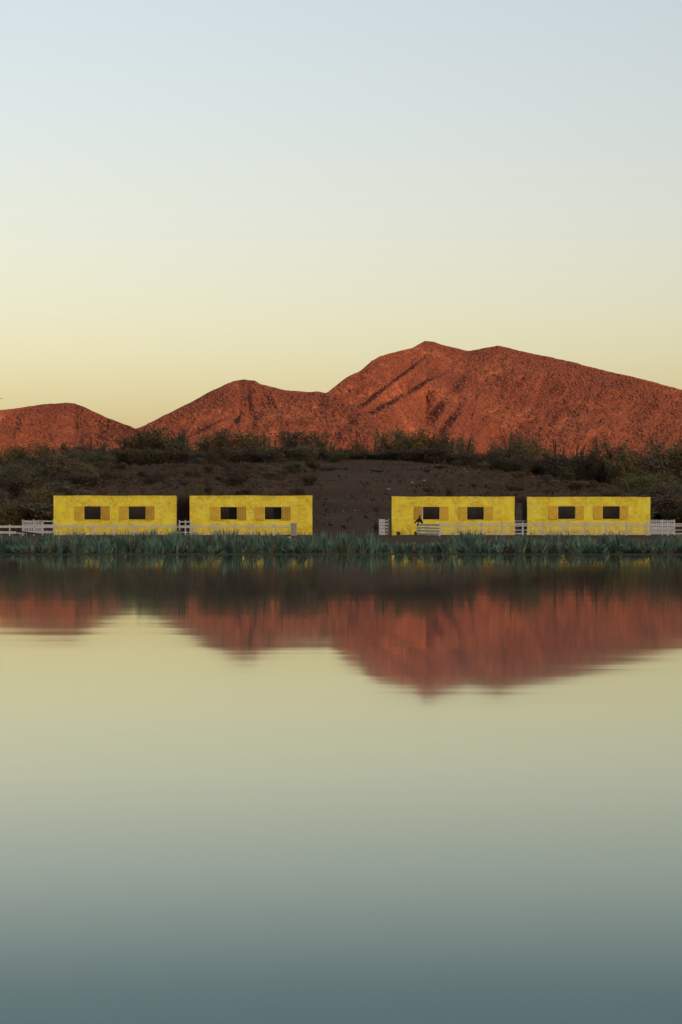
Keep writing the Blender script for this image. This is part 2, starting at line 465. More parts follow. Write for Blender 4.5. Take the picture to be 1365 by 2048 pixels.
SIL_BIG = [(430, 960), (520, 900), (580, 850), (625, 806), (658, 783), (672, 772), (690, 757), (722, 741), (741, 724), (760, 712), (790, 704), (824, 696), (838, 687), (851, 681.5),
           (868, 684), (890, 690), (915, 696), (935, 701), (955, 699), (978, 694), (996, 690.5), (1015, 694), (1050, 703), (1090, 712), (1130, 720),
           (1180, 733), (1240, 747), (1300, 762), (1365, 779), (1450, 800), (1560, 835), (1700, 890), (1850, 960)]
SIL_MID = [(60, 960), (150, 915), (215, 884), (272, 857), (300, 846), (330, 829), (380, 806), (425, 781), (450, 769), (468, 761), (490, 758.5), (510, 760.5), (520, 767),
           (545, 774), (575, 780), (610, 784), (640, 783.5), (660, 787), (690, 800), (740, 828), (800, 870), (880, 925)]
SIL_LEFT = [(-420, 900), (-260, 850), (-120, 829), (0, 820), (40, 816), (90, 808), (130, 805), (150, 806.5), (170, 814), (200, 829), (235, 843), (262, 852), (290, 866), (330, 890), (400, 940)]
for nm, args, disp, nsc, lab in (
        ('mountain', (SIL_BIG, 2050, [(430, 2150), (600, 2290), (700, 2400), (770, 2500), (850, 2700), (1000, 2750), (1365, 2650), (1850, 2300)], 430, 1850, 2.4, 190, 1), big_disp, 42000, 'desert scrub dotted over the big red mountain'),
        ('foothill', (SIL_MID, 1500, [(60, 1600), (215, 1690), (330, 1790), (480, 1900), (640, 1840), (880, 1660)], 60, 880, 2.2, 130, 2), mid_disp, 20000, 'desert scrub dotted over the middle red hill'),
        ('low_hill', (SIL_LEFT, 1250, [(-420, 1350), (0, 1460), (150, 1500), (262, 1420), (400, 1300)], -420, 400, 2.2, 100, 3), left_disp, 15000, 'desert scrub dotted over the low red hill at left')):
    V, Fq, front = relief(*args, disp)
    tag(link(nm, npmesh(nm, V, Fq, M_MTN)), kind='structure')
    scrub_on('hill_scrub', front[6:-2], nsc, {'mountain': 1.5, 'foothill': 1.05, 'low_hill': 0.9}[nm], lab)

# unseen hills behind the viewer, shaped to keep lake, houses and bank in shade
az = np.radians(np.linspace(70, 290, 120))
rr = []
for t, zf in ((0, 0.0), (0.35, 0.30), (0.7, 0.72), (1.0, 1.0), (1.25, 0.8), (2.0, 0.0)):
    R = 1800 + 900 * t
    hh = (464 + 26 * fbm(az * 9, az * 0, 3, 4) * 2) * zf + (fbm(az * 30, az * 0 + t * 5, 3, 6) * 50 if 0 < zf < 1 else 0) - 2
    rr.append(np.stack([np.sin(az) * R, np.cos(az) * R, hh + 0 * az], -1))
V = np.array(rr)
tag(link('shade_hills', npmesh('shade_hills', V.reshape(-1, 3), gridfaces(V.shape[0], V.shape[1]), M_MTN)), kind='structure')

# ------------------------------------------------------------------ houses
HY = 180.0                                                # facade plane
PXM = HY / F                                              # metres per photo pixel there
HZ = GZ - 0.08
def facade(x0, x1, z0, z1, holes, thick, seed):
    """plastered front wall with window openings and reveals; slightly uneven face and top edge"""
    xl = sorted(set([x0, x1] + [h[0] for h in holes] + [h[1] for h in holes]))
    zl = sorted(set([z0, z1] + [h[2] for h in holes] + [h[3] for h in holes]))
    def fine(l, st):
        out = []
        for a, b in zip(l[:-1], l[1:]):
            n = max(1, int(round((b - a) / st))); out += [a + (b - a) * i / n for i in range(n)]
        return out + [l[-1]]
    X, Z = fine(xl, 0.16), fine(zl, 0.16)
    inh = lambda x, z: any(h[0] - 1e-6 < x < h[1] + 1e-6 and h[2] - 1e-6 < z < h[3] + 1e-6 for h in holes)
    mb = MB(); idx = {}
    for j, z in enumerate(Z):
        for i, x in enumerate(X):
            dy = float(fbm(x * 1.3, z * 1.3, 3, seed)) * 0.05
            zz = z + (float(fbm(x * 1.1, 3.3, 4, seed + 5)) * 0.07 if j == len(Z) - 1 else 0)
            xx = x + (float(fbm(z * 1.5, 7.7, 3, seed + i)) * 0.05 if i in (0, len(X) - 1) else 0)
            idx[i, j] = len(mb.v); mb.v.append((xx, dy, zz))
    for j in range(len(Z) - 1):
        for i in range(len(X) - 1):
            if not inh((X[i] + X[i + 1]) / 2, (Z[j] + Z[j + 1]) / 2):
                mb.f.append((idx[i, j], idx[i + 1, j], idx[i + 1, j + 1], idx[i, j + 1]))
    # top, ends and the window reveals
    nX, nZ = len(X), len(Z)
    def strip(keys):
        for a, b in zip(keys[:-1], keys[1:]):
            p, q = mb.v[idx[a]], mb.v[idx[b]]
            n = len(mb.v); mb.v += [(p[0], thick, p[2]), (q[0], thick, q[2])]
            mb.f.append((idx[a], idx[b], n + 1, n))
    strip([(i, nZ - 1) for i in range(nX)]); strip([(0, j) for j in range(nZ)][::-1]); strip([(nX - 1, j) for j in range(nZ)])
    for h in holes:
        i0, i1 = X.index(h[0]), X.index(h[1]); j0, j1 = Z.index(h[2]), Z.index(h[3])
        strip([(i, j0) for i in range(i0, i1 + 1)]); strip([(i1, j) for j in range(j0, j1 + 1)])
        strip([(i, j1) for i in range(i0, i1 + 1)][::-1]); strip([(i0, j) for j in range(j0, j1 + 1)][::-1])
    # inner face
    for j in range(nZ - 1):
        for i in range(nX - 1):
            if not inh((X[i] + X[i + 1]) / 2, (Z[j] + Z[j + 1]) / 2):
                mb.quad((X[i], thick, Z[j]), (X[i], thick, Z[j + 1]), (X[i + 1], thick, Z[j + 1]), (X[i + 1], thick, Z[j]))
    return mb

def house(x0, x1, top, wins, label, seed, dark_shutters=(), sash=(), post=(), pale_jamb=()):
    """wins: (opening x0, x1, y0, y1, left shutter x0, x1, right shutter x0, x1) in photo pixels"""
    cx = (x0 + x1) / 2
    root = empty('yellow_house', (PX(cx, HY), HY, HZ))
    tag(root, label, 'house', 'yellow flat-roofed houses')
    ux = lambda p: (p - cx) * PXM
    uz = lambda p: PZ(p, HY) - HZ
    X0, X1, ZT, D, T = ux(x0), ux(x1), uz(top), 6.0, 0.32
    holes = [(ux(w[0]), ux(w[1]), uz(w[3]), uz(w[2])) for w in wins]
    facade(X0, X1, 0.0, ZT, holes, T, seed).build('wall', M_YEL, root)
    for s in (0, 1):
        mb = MB(); a = X0 + 0.03 if s == 0 else X1 - 0.03 - T
        mb.box(a, a + T, T + 0.002, D, 0, ZT - 0.06); mb.build('side_wall', M_ADOBE, root)
    mb = MB(); mb.box(X0 + 0.03 + T, X1 - 0.03 - T, D - T, D - 0.01, 0, ZT - 0.06); mb.build('back_wall', M_INT, root)
    mb = MB(); mb.box(X0 + 0.03 + T + 0.002, X1 - 0.03 - T - 0.002, 3.22, D - T - 0.002, ZT - 0.42, ZT - 0.22); mb.build('roof', M_ROOF, root)
    mb = MB(); mb.box(X0 + 0.4, X1 - 0.4, 3.1, 3.2, 0, ZT - 0.43); mb.build('inner_wall', M_INT, root)
    n = 46                                                # worn brown edge along the top of the wall
    mb = MB()
    for i in range(n):
        a, b = X0 + (X1 - X0) * i / n, X0 + (X1 - X0) * (i + 1) / n
        z = ZT + float(fbm((a + b) * 0.55, 3.3, 4, seed + 5)) * 0.07
        hgt = 0.035 + 0.03 * float(vnoise(a * 3, 0.5, seed))
        mb.box(a, b, 0.012 + 0.02 * float(vnoise(a * 2, 9.5, seed)), T - 0.01, z - 0.02, z + hgt)
    mb.build('coping', M_ROOF, root)
    for k, w in enumerate(wins):
        hx0, hx1, hz0, hz1 = holes[k]
        fr = MB(); e = 0.045
        fr.box(hx0, hx0 + e, 0.12, 0.19, hz0, hz1); fr.box(hx1 - e, hx1, 0.12, 0.19, hz0, hz1)
        fr.box(hx0 + e, hx1 - e, 0.12, 0.19, hz0, hz0 + e); fr.box(hx0 + e, hx1 - e, 0.12, 0.19, hz1 - e, hz1)
        wf = fr.build('window_frame', M_DARKWOOD, root)
        mx = (hx0 + hx1) / 2
        if k in sash:
            mb = MB(); mb.box(mx - 0.025, mx + 0.025, 0.13, 0.18, hz0 + e, hz1 - e); mb.build('mullion', M_DARKWOOD, wf)
            mb = MB(); mb.box(mx + 0.027, hx1 - e - 0.002, 0.15, 0.158, hz0 + e + 0.002, hz1 - e - 0.002); mb.build('pane', M_GLASS, wf)
        if k in post:
            q = hx0 + (hx1 - hx0) * 0.42
            mb = MB(); mb.box(q, q + 0.05, 0.13, 0.18, hz0 + e, hz1 - e - 0.4); mb.build('mullion', M_BARK, wf)
        if k in pale_jamb:
            mb = MB(); mb.box(hx0 - 0.07, hx0 + 0.01, -0.05, 0.02, hz0 - 0.02, hz1 + 0.02); mb.build('jamb', M_FENCE, wf)
        mb = MB(); mb.box(hx0 - 0.1, hx1 + 0.1, -0.05, 0.1, hz0 - 0.055, hz0 - 0.006); mb.build('window_sill', M_YEL, wf)
        for s in (0, 1):
            a, b = ux(w[4 + 2 * s]), ux(w[5 + 2 * s])
            m = M_SHUTD if (k, s) in dark_shutters else M_SHUT
            mb = MB(); nb = 4
            for i in range(nb):
                p, q = a + (b - a) * i / nb, a + (b - a) * (i + 1) / nb
                mb.box(p + 0.008, q - 0.008, -0.075 - 0.006 * (i % 2), -0.04, hz0 - 0.04 + 0.012 * rng.random(), hz1 + 0.03 - 0.012 * rng.random())
            sh = mb.build('shutter', m, root)
            for zf in (0.14, 0.86):
                z = hz0 + (hz1 - hz0) * zf
                mb = MB(); mb.box(a + 0.01, b - 0.01, -0.098, -0.083, z - 0.04, z + 0.04); mb.build('batten', m, sh)
    return root

house(107, 353, 991, [(168.5, 201.5, 1012.7, 1039, 149, 167.6, 202.2, 220), (257.3, 291, 1013, 1039, 239, 256.6, 291.8, 309.5)],
      'yellow flat-roofed house at the far left, beside the white picket panel', 11, dark_shutters=((0, 1), (1, 1)), post=(0,))
house(379.6, 625, 991, [(441, 474.2, 1014, 1039, 422, 439.8, 475.2, 493), (530, 563.3, 1014, 1039, 510.5, 529.2, 564, 582)],
      'yellow house with a brown scuffed patch, just left of the bare slope', 23, dark_shutters=((0, 1), (1, 1)), sash=(0, 1))
house(784, 1030, 993, [(846.5, 879.5, 1013.6, 1039, 829, 844.3, 880.2, 898), (935, 968, 1014, 1039.3, 917, 934.2, 969, 987)],
      'yellow house just right of the bare slope, its left corner showing bare earth', 37, dark_shutters=((0, 0),), pale_jamb=(0,))
house(1055.3, 1301.6, 993.7, [(1117, 1151, 1012.6, 1038, 1098, 1116, 1152, 1169), (1206.4, 1240, 1012.6, 1038, 1188, 1205.4, 1241, 1257.5)],
      'yellow flat-roofed house at the far right of the row', 53)

# the narrow gaps between the houses
g1 = empty('plank_door', (PX(369, 183), 183, HZ))
tag(g1, 'dark reddish plank door between the two left houses', 'door')
w = (379 - 359) / F * 183; zt = PZ(997, 183) - HZ
for i in range(5):
    mb = MB(); a = -w / 2 + w * i / 5; mb.box(a + 0.006, a + w / 5 - 0.006, 0, 0.05, 0.05, zt); mb.build('plank', M_MAROON if i > 2 else M_DARKWOOD, g1)
mb = MB(); mb.box(-w / 2 - 0.25, w / 2 + 0.05, -0.06, 0.12, zt + 0.005, zt + 0.12); mb.build('lintel', M_BARK, g1)
mb = MB(); mb.box(-w / 2 - 0.27, -w / 2 - 0.005, 0.0, 0.12, 0.05, zt); mb.build('door_post', M_DARKWOOD, g1)
g2 = empty('porch_frame', (PX(1042, 183), 183, HZ))
tag(g2, 'dark maroon beam and posts spanning the gap between the two right houses', 'porch frame')
zb2 = PZ(1005, 183) - HZ; zt2 = PZ(995, 183) - HZ
mb = MB(); mb.box(PX(1030, 183) - PX(1042, 183), PX(1047.5, 183) - PX(1042, 183), 0, 0.2, zb2, zt2); mb.build('beam', M_MAROON, g2)
mb = MB(); a = PX(1051, 183) - PX(1042, 183); mb.box(a, a + 0.2, 0.0, 0.2, 0, zt2); mb.build('post', M_DARKWOOD, g2)
mb = MB(); a = PX(1031, 183) - PX(1042, 183) - 0.1; mb.box(a, a + 0.12, 0.0, 0.2, 0, zb2 - 0.003); mb.build('post', M_MAROON, g2)

# ------------------------------------------------------------------ fences
def fence(name, label, A, B, rails, posts, top, pickets=None, ground=None, group='white board fences', pw=0.10):
    """A, B: (x, y) ends; rails: (z0, z1) heights; posts: fractions along; pickets: (from, to, count, z0, z1)"""
    A, B = Vector((*A, 0)), Vector((*B, 0))
    gz0 = GZ - 0.1 if ground is None else ground
    root = empty(name, (A.x, A.y, gz0), math.atan2(B.y - A.y, B.x - A.x))
    tag(root, label, 'fence', group)
    L = (B - A).length
    ps = sorted(posts)
    for f in ps:
        mb = MB(); h = top - gz0 + rng.uniform(0.0, 0.05); x = f * L; lean = rng.uniform(-0.02, 0.02)
        n = len(mb.v)
        mb.box(x - pw / 2, x + pw / 2, 0.0, pw, 0, h)
        mb.v = [(vx + (lean if vz > 0 else 0), vy, vz) for vx, vy, vz in mb.v]
        mb.build('post', M_FENCE, root)
    for z0, z1 in rails:
        for a, b in zip(ps[:-1], ps[1:]):
            mb = MB(); da, db = rng.uniform(-0.012, 0.012), rng.uniform(-0.012, 0.012)
            mb.box(a * L + 0.004, b * L - 0.004, -0.032, -0.004, z0 - gz0, z1 - gz0)
            mb.v = [(vx, vy, vz + (da if vx < (a + b) / 2 * L else db)) for vx, vy, vz in mb.v]
            mb.build('rail', M_FENCE, root)
    if pickets:
        f0, f1, cnt, z0, z1 = pickets
        for i in range(cnt):
            x = (f0 + (f1 - f0) * i / max(1, cnt - 1)) * L
            mb = MB(); mb.box(x - 0.035, x + 0.035, -0.062, -0.036, z0 - gz0, z1 - gz0 + rng.uniform(-0.03, 0.03)); mb.build('picket', M_FENCE, root)
    return root
FY = 172.0
z = lambda py, Y=FY: PZ(py, Y)
fence('board_fence', 'low white two-rail fence at the left edge of the photo', (PX(-40, FY), FY), (PX(46, FY), FY),
      [(z(1055.5), z(1051)), (z(1067), z(1062.5))], [0, 0.34, 0.69, 1.0], z(1049))
fence('picket_panel', 'taller white picket panel at the left end of the left house', (PX(45.5, 174), 174), (PX(107, 174), 174),
      [(z(1044, 174), z(1041.5, 174)), (z(1056, 174), z(1049, 174)), (z(1067, 174), z(1062, 174))], [0, 0.36, 0.64, 1.0], z(1039.5, 174),
      pickets=(0.02, 0.62, 12, z(1067, 174), z(1040.5, 174)))
fence('board_fence', 'long white board fence in front of the two left houses', (PX(108, FY), FY), (PX(588, FY), FY),
      [(z(1052.2), z(1050.8)), (z(1055.2), z(1053.6)), (z(1066), z(1063.6))], [i / 12 for i in range(13)], z(1048.5))
fence('board_fence', 'long white board fence in front of the two right houses', (PX(880, FY), FY), (PX(1420, FY), FY),
      [(z(1048.6), z(1046.6)), (z(1052.6), z(1050.4)), (z(1061), z(1059.4)), (z(1068.4), z(1066))], [i / 13 for i in range(14)], z(1045))
fence('board_fence', 'slatted white corner panel where the right fence turns, black bird on it', (PX(835, 178), 178), (PX(879, 166), 166),
      [(-0.40, -0.26), (-0.16, -0.03), (0.07, 0.19), (0.29, 0.42)], [0, 0.5, 1.0], 0.47)
fence('picket_panel', 'taller white picket panel past the far right house', (PX(1301, 175), 175), (PX(1350, 175), 175),
      [(z(1043.5, 175), z(1041, 175)), (z(1052, 175), z(1046.5, 175)), (z(1059, 175), z(1054, 175)), (z(1068, 175), z(1062, 175))], [0, 0.5, 1.0], z(1040, 175),
      pickets=(0.08, 0.97, 11, z(1068, 175), z(1039.5, 175)))
fence('board_fence', 'short white rails seen through the gap between the left houses', (PX(359, 179), 179), (PX(381, 179), 179),
      [(z(1045, 179), z(1042.5, 179)), (z(1056, 179), z(1052, 179))], [0.0, 0.55, 1.0], z(1041, 179))
fence('board_fence', 'short white rails seen through the gap between the right houses', (PX(1030, 181), 181), (PX(1055, 181), 181),
      [(z(1043, 181), z(1041, 181)), (z(1050, 181), z(1046, 181))], [0.0, 0.7, 1.0], z(1040, 181))
# thick end post of the left fence
mb = MB(); bx = PX(588.5, 171.4)
mb.box(bx - 0.22, bx + 0.2, 171.3, 171.7, GZ - 0.1, PZ(1048, 171.4)); mb.box(bx - 0.26, bx + 0.24, 171.26, 171.74, PZ(1048, 171.4), PZ(1046.5, 171.4))
tag(mb.build('gate_post', simple('grey_limestone', (0.26, 0.28, 0.27), (0.40, 0.42, 0.40), 4.0, 0.9, 0.01, 'World')), 'thick pale grey end post of the left fence', 'post')
# white slatted gate at the left corner of the third house
gt = empty('slatted_gate', (PX(758.5, 179), 179, GZ - 0.05), 0)
tag(gt, 'white slatted gate standing beside the left corner of the right houses', 'gate')
gw, zt = 12.0 / F * 179, PZ(1038, 179) - GZ + 0.05
for i in range(5):
    mb = MB(); a = 0.04 + (zt - 0.04) * i / 5; mb.box(0, gw, 0, 0.035, a + 0.012, a + (zt - 0.04) / 5 - 0.02); mb.build('slat', M_FENCE, gt)
for x in (0.0, gw - 0.07):
    mb = MB(); mb.box(x, x + 0.07, -0.04, -0.003, 0.02, zt); mb.build('stile', M_FENCE, gt)
for i in range(5):
    a = 0.05 + (zt - 0.04) * i / 5
    mb = MB(); mb.beam((gw + 0.03, 0.02, a + 0.1), (gw + 0.30, 1.6, a + 0.1), 0.12, 0.03); mb.build('slat', M_FENCE, gt)
mb = MB(); mb.box(gw + 0.27, gw + 0.36, 1.6, 1.7, 0, zt); mb.build('post', M_FENCE, gt)

# ------------------------------------------------------------------ small things round the fences
def bird(name, loc, s, spread, rz, label, cat='bird'):
    """perched or gliding black bird: one body mesh, wings and tail as parts"""
    root = empty(name, loc, rz); tag(root, label, cat)
    mb = MB()
    pts = [(-0.42, 0, 0.02), (-0.25, 0, 0.05), (0.0, 0, 0.08), (0.22, 0, 0.12), (0.36, 0, 0.17), (0.46, 0, 0.18), (0.56, 0, 0.15)]
    if not spread: pts = [(x * 0.55, y, zz + x * 0.95 + 0.30) for x, y, zz in pts]
    mb.tube([tuple(c * s for c in p) for p in pts], [r * s for r in (0.04, 0.09, 0.14, 0.12, 0.075, 0.07, 0.012)], 8)
    mb.build('body', M_BLACK, root, True)
    for sd_ in (-1, 1):
        mb = MB()
        if spread: P = [(0.18, 0.08, 0.12), (0.26, 0.45, 0.26), (0.12, 0.95, 0.20), (-0.12, 0.9, 0.2), (-0.10, 0.45, 0.25), (-0.16, 0.08, 0.11)]
        else: P = [(0.12, 0.12, 0.52), (0.06, 0.34, 0.40), (-0.10, 0.62, 0.02), (-0.22, 0.50, -0.08), (-0.16, 0.26, 0.12), (-0.12, 0.10, 0.2)]
        P = [(x * s, y * sd_ * s, zz * s) for x, y, zz in P]
        n = len(P); mb.v = P + [(x, y, zz + 0.03 * s) for x, y, zz in P]
        mb.f = [tuple(range(n)), tuple(range(2 * n - 1, n - 1, -1))] + [(i, (i + 1) % n, n + (i + 1) % n, n + i) for i in range(n)]
        mb.build('wing', M_BLACK, root)
    mb = MB()
    T = [(-0.38, -0.05, 0.03), (-0.38, 0.05, 0.03), (-0.68, 0.11, 0.0), (-0.68, -0.11, 0.0)]
    if not spread: T = [(x * 0.55, y, zz + x * 0.95 + 0.32) for x, y, zz in T]
    T = [(x * s, y * s, zz * s) for x, y, zz in T]
    mb.v = T + [(x, y, zz + 0.02 * s) for x, y, zz in T]
    mb.f = [(0, 1, 2, 3), (7, 6, 5, 4), (0, 4, 5, 1), (1, 5, 6, 2), (2, 6, 7, 3), (3, 7, 4, 0)]
    mb.build('tail', M_BLACK, root)
    return root
bird('black_bird', (PX(838.5, 176.6), 176.6, 0.47), 0.66, False, math.radians(-65), 'black bird with drooping wings perched on the white corner panel')
bird('black_bird', (PX(85.5, 173.8), 173.8, PZ(1040.5, 174)), 0.36, False, math.radians(-50), 'small black bird perched on the picket panel at left')
bird('flying_bird', (PX(2.6, 140), 140, PZ(798, 140)), 0.16, True, math.radians(115), 'tiny dark bird flying above the low hill at the left edge')

lg = empty('fallen_log', (PX(56, 96), 96, float(ground_z(0, 96))))
tag(lg, 'dark fallen log lying over the reeds at the left edge', 'log')
zl = PZ(1064, 96) - float(ground_z(0, 96))
mb = MB(); mb.tube([(PX(33, 96) - PX(56, 96), 0, zl + 0.01), (-0.15, 0.02, zl - 0.01), (0.1, 0, zl - 0.05), (PX(82, 96) - PX(56, 96), 0.05, zl - 0.10)], [0.02, 0.035, 0.04, 0.03], 7); mb.build('trunk', M_DARKWOOD, lg, True)
mb = MB(); mb.tube([(0.0, 0, zl - 0.02), (0.08, -0.02, 0.05), (0.1, -0.02, 0.0)], [0.03, 0.025, 0.02], 6); mb.build('branch', M_DARKWOOD, lg, True)
mb = MB(); mb.tube([(-0.46, 0, zl), (-0.5, -0.02, 0.05), (-0.5, -0.02, 0.0)], [0.022, 0.02, 0.02], 6); mb.build('branch', M_DARKWOOD, lg, True)
mb = MB(); mb.tube([(0.16, 0, zl - 0.06), (0.04, -0.02, zl - 0.24), (0.0, -0.02, 0.0)], [0.022, 0.025, 0.02], 6); mb.build('branch', simple('rusty_brown_bark', (0.09, 0.03, 0.015), (0.14, 0.05, 0.025), 5, 0.9), lg, True)

db = empty('broken_crate', (PX(582, 100), 100, float(ground_z(0, 100))), 0.2)
tag(db, 'broken pale crate among the reeds below the grey end post', 'crate')
zd = PZ(1077, 100) - float(ground_z(0, 100))
for k, (a, b, m) in enumerate((((-0.2, 0, zd + 0.13), (0.2, 0.06, zd + 0.05), M_DARKWOOD), ((-0.16, 0, zd + 0.04), (0.02, 0, zd + 0.07), M_FENCE), ((-0.06, 0, zd + 0.08), (0.0, 0.02, zd - 0.08), M_FENCE),
                               ((0.04, 0, zd + 0.06), (0.14, 0.03, zd - 0.06), M_DARKWOOD), ((-0.15, 0.1, 0), (-0.12, 0.02, zd + 0.1), M_DARKWOOD), ((0.14, 0.1, 0), (0.13, 0.02, zd + 0.06), M_DARKWOOD))):
    mb = MB(); mb.beam(a, b, 0.05, 0.025); mb.build('slat', m, db)

# ------------------------------------------------------------------ trees, shrubs, cacti
def leaf_cards(pts, size, rg, flat=0.0):
    """small pointed leaf faces at the given points"""
    n = len(pts)
    u = nrng.normal(size=(n, 3)); u[:, 2] *= (1 - flat); u /= np.linalg.norm(u, axis=1)[:, None]
    r = nrng.normal(size=(n, 3)); w = np.cross(u, r); w /= np.linalg.norm(w, axis=1)[:, None]
    s = size * (0.55 + 0.9 * nrng.random(n))[:, None]
    p = np.asarray(pts)
    V = np.stack([p - u * s, p + w * s * 0.45, p + u * s, p - w * s * 0.45], 1).reshape(-1, 3)
    return V, (np.arange(n)[:, None] * 4 + np.arange(4)[None]).reshape(-1, 4)
def make_tree_meshes(seed, leaf_m, kind):
    """unit tree: height 1, crown about 1 wide; returns (trunk mesh, crown mesh)"""
    rg = random.Random(seed)
    mb, tips = MB(), []
    stems = {'tree': 6, 'wispy': 8, 'bush': 11}[kind]
    for i in range(stems):
        a = 2 * math.pi * i / stems + rg.uniform(-0.4, 0.4)
        out = rg.uniform(0.12, 0.46) * (1.1 if kind == 'bush' else 0.85)
        top = rg.uniform(0.62, 0.98) - out * (0.55 if kind != 'wispy' else 0.25)
        pts = [(0.02 * math.cos(a), 0.02 * math.sin(a), -0.12)]
        for k in range(1, 6):
            t = k / 5
            pts.append((out * t ** 1.2 * math.cos(a) + rg.uniform(-0.02, 0.02), out * t ** 1.2 * math.sin(a) + rg.uniform(-0.02, 0.02), top * t))
        mb.tube(pts, [0.020, 0.016, 0.013, 0.010, 0.007, 0.003], 5)
        for k in range(1, 6):
            for b in range(5):
                p = Vector(pts[k]) + (Vector(pts[k - 1]) - Vector(pts[k])) * rg.random()
                d = Vector((math.cos(a) * 0.5 + rg.gauss(0, 0.7), math.sin(a) * 0.5 + rg.gauss(0, 0.7), rg.uniform(0.1, 1.1) if kind != 'bush' else rg.uniform(-0.2, 0.8))).normalized()
                l = rg.uniform(0.10, 0.24)
                q = p + d * l
                mb.tube([p, (p + q) / 2 + Vector((0, 0, 0.012)), q], [0.0055, 0.004, 0.0015], 3)
                for j in range(3):
                    f = rg.uniform(0.35, 1.0)
                    tips.append((p + d * l * f, d))
    P = []
    per = {'tree': 7, 'wispy': 5, 'bush': 8}[kind]
    for p, d in tips:
        for j in range(per):
            P.append((p.x + rg.gauss(0, 0.04) , p.y + rg.gauss(0, 0.04), max(0.0, p.z + rg.gauss(0, 0.045))))
    off = Vector((seed * 1.7, seed * 0.9, 0))
    nf = 0
    while nf < {'tree': 900, 'wispy': 420, 'bush': 700}[kind]:      # inner twigs and foliage in clumps, with gaps between
        x, y, zz = rg.uniform(-0.46, 0.46), rg.uniform(-0.46, 0.46), rg.uniform(0.0, 0.92)
        lim = 0.46 * math.sqrt(max(0.0, 1 - max(0.0, (zz - 0.3) / 0.66) ** 2))
        if math.hypot(x, y) > lim: continue
        if mnoise.noise(Vector((x, y, zz)) * 6.5 + off) < (0.02 if zz > 0.35 else -0.12): continue
        P.append((x, y, zz)); nf += 1
    P = np.array(P)
    kz = 1.0 / np.percentile(P[:, 2], 99.3); kr = 0.5 / np.percentile(np.hypot(P[:, 0], P[:, 1]), 95)
    P = P * (kr, kr, kz)
    mb.v = [(x * kr, y * kr, zz * kz) for x, y, zz in mb.v]
    V, Fq = leaf_cards(P, 0.026 if kind != 'bush' else 0.030, rg)
    return mb.mesh('trunk', M_BARK), npmesh('crown', V, Fq, leaf_m, False)
KINDS = {}
for li, nm in enumerate(('olive', 'grey', 'dark', 'green')):
    for kd in ('tree', 'wispy', 'bush'):
        KINDS[nm, kd] = [make_tree_meshes(100 + li * 31 + s * 7 + len(kd), M_LEAF[li], kd) for s in range(3)]
def plant(name, label, cat, group, px, Y, top_py, width_px, look, kd, variant=0, min_h=0.5):
    X = PX(px, Y); g = float(ground_z(X, Y))
    h = max(min_h, PZ(top_py, Y) - g); wd = width_px / F * Y
    root = empty(name, (X, Y, g - 0.03), rng.uniform(0, 6.28))
    root.scale = (wd, wd, h)
    tag(root, label, cat, group)
    tm, cm = KINDS[look, kd][variant % 3]
    link('trunk', tm, root); link('crown', cm, root)
    return root
TREES = [ # px, top row, width px, Y, look, form
    (-22, 898, 70, 330, 'green', 'bush'), (20, 903, 62, 335, 'green', 'tree'), (55, 890, 62, 372, 'olive', 'wispy'), (92, 888, 46, 376, 'olive', 'wispy'), (124, 903, 60, 352, 'grey', 'bush'),
    (150, 889, 50, 360, 'dark', 'tree'), (182, 889, 66, 356, 'dark', 'bush'), (222, 898, 60, 352, 'dark', 'bush'), (258, 874, 52, 356, 'olive', 'wispy'),
    (290, 866, 58, 354, 'olive', 'tree'), (325, 861, 66, 358, 'olive', 'tree'), (352, 872, 50, 352, 'grey', 'tree'), (392, 893, 40, 356, 'olive', 'wispy'), (425, 876, 56, 358, 'olive', 'tree'),
    (462, 866, 72, 356, 'olive', 'tree'), (498, 870, 56, 354, 'olive', 'tree'), (516, 888, 44, 350, 'green', 'wispy'), (562, 893, 50, 352, 'dark', 'bush'), (591, 866, 60, 356, 'grey', 'tree'), (612, 886, 40, 352, 'grey', 'bush'),
    (640, 864, 34, 362, 'olive', 'wispy'), (660, 890, 34, 358, 'olive', 'wispy'), (690, 898, 44, 356, 'green', 'bush'), (722, 889, 30, 362, 'olive', 'wispy'), (738, 900, 40, 356, 'green', 'bush'), (770, 893, 36, 356, 'dark', 'bush'),
    (791, 863, 54, 358, 'olive', 'tree'), (826, 872, 50, 354, 'olive', 'tree'), (855, 866, 66, 358, 'olive', 'tree'), (888, 874, 46, 356, 'olive', 'wispy'), (910, 882, 36, 354, 'grey', 'wispy'),
    (930, 873, 40, 360, 'olive', 'wispy'), (962, 905, 56, 354, 'dark', 'bush'), (987, 884, 26, 360, 'grey', 'wispy'), (1018, 894, 54, 352, 'grey', 'bush'), (1028, 872, 36, 366, 'olive', 'wispy'),
    (1052, 876, 50, 362, 'olive', 'wispy'), (1076, 884, 48, 354, 'olive', 'tree'), (1100, 910, 46, 346, 'dark', 'bush'), (1136, 912, 66, 346, 'grey', 'bush'), (1176, 908, 60, 346, 'dark', 'bush'),
    (1222, 887, 62, 348, 'olive', 'tree'), (1248, 905, 56, 340, 'olive', 'bush'), (1296, 898, 66, 346, 'grey', 'tree'), (1335, 888, 78, 350, 'olive', 'tree'), (1375, 890, 70, 346, 'olive', 'tree'), (1420, 895, 80, 346, 'grey', 'tree')]
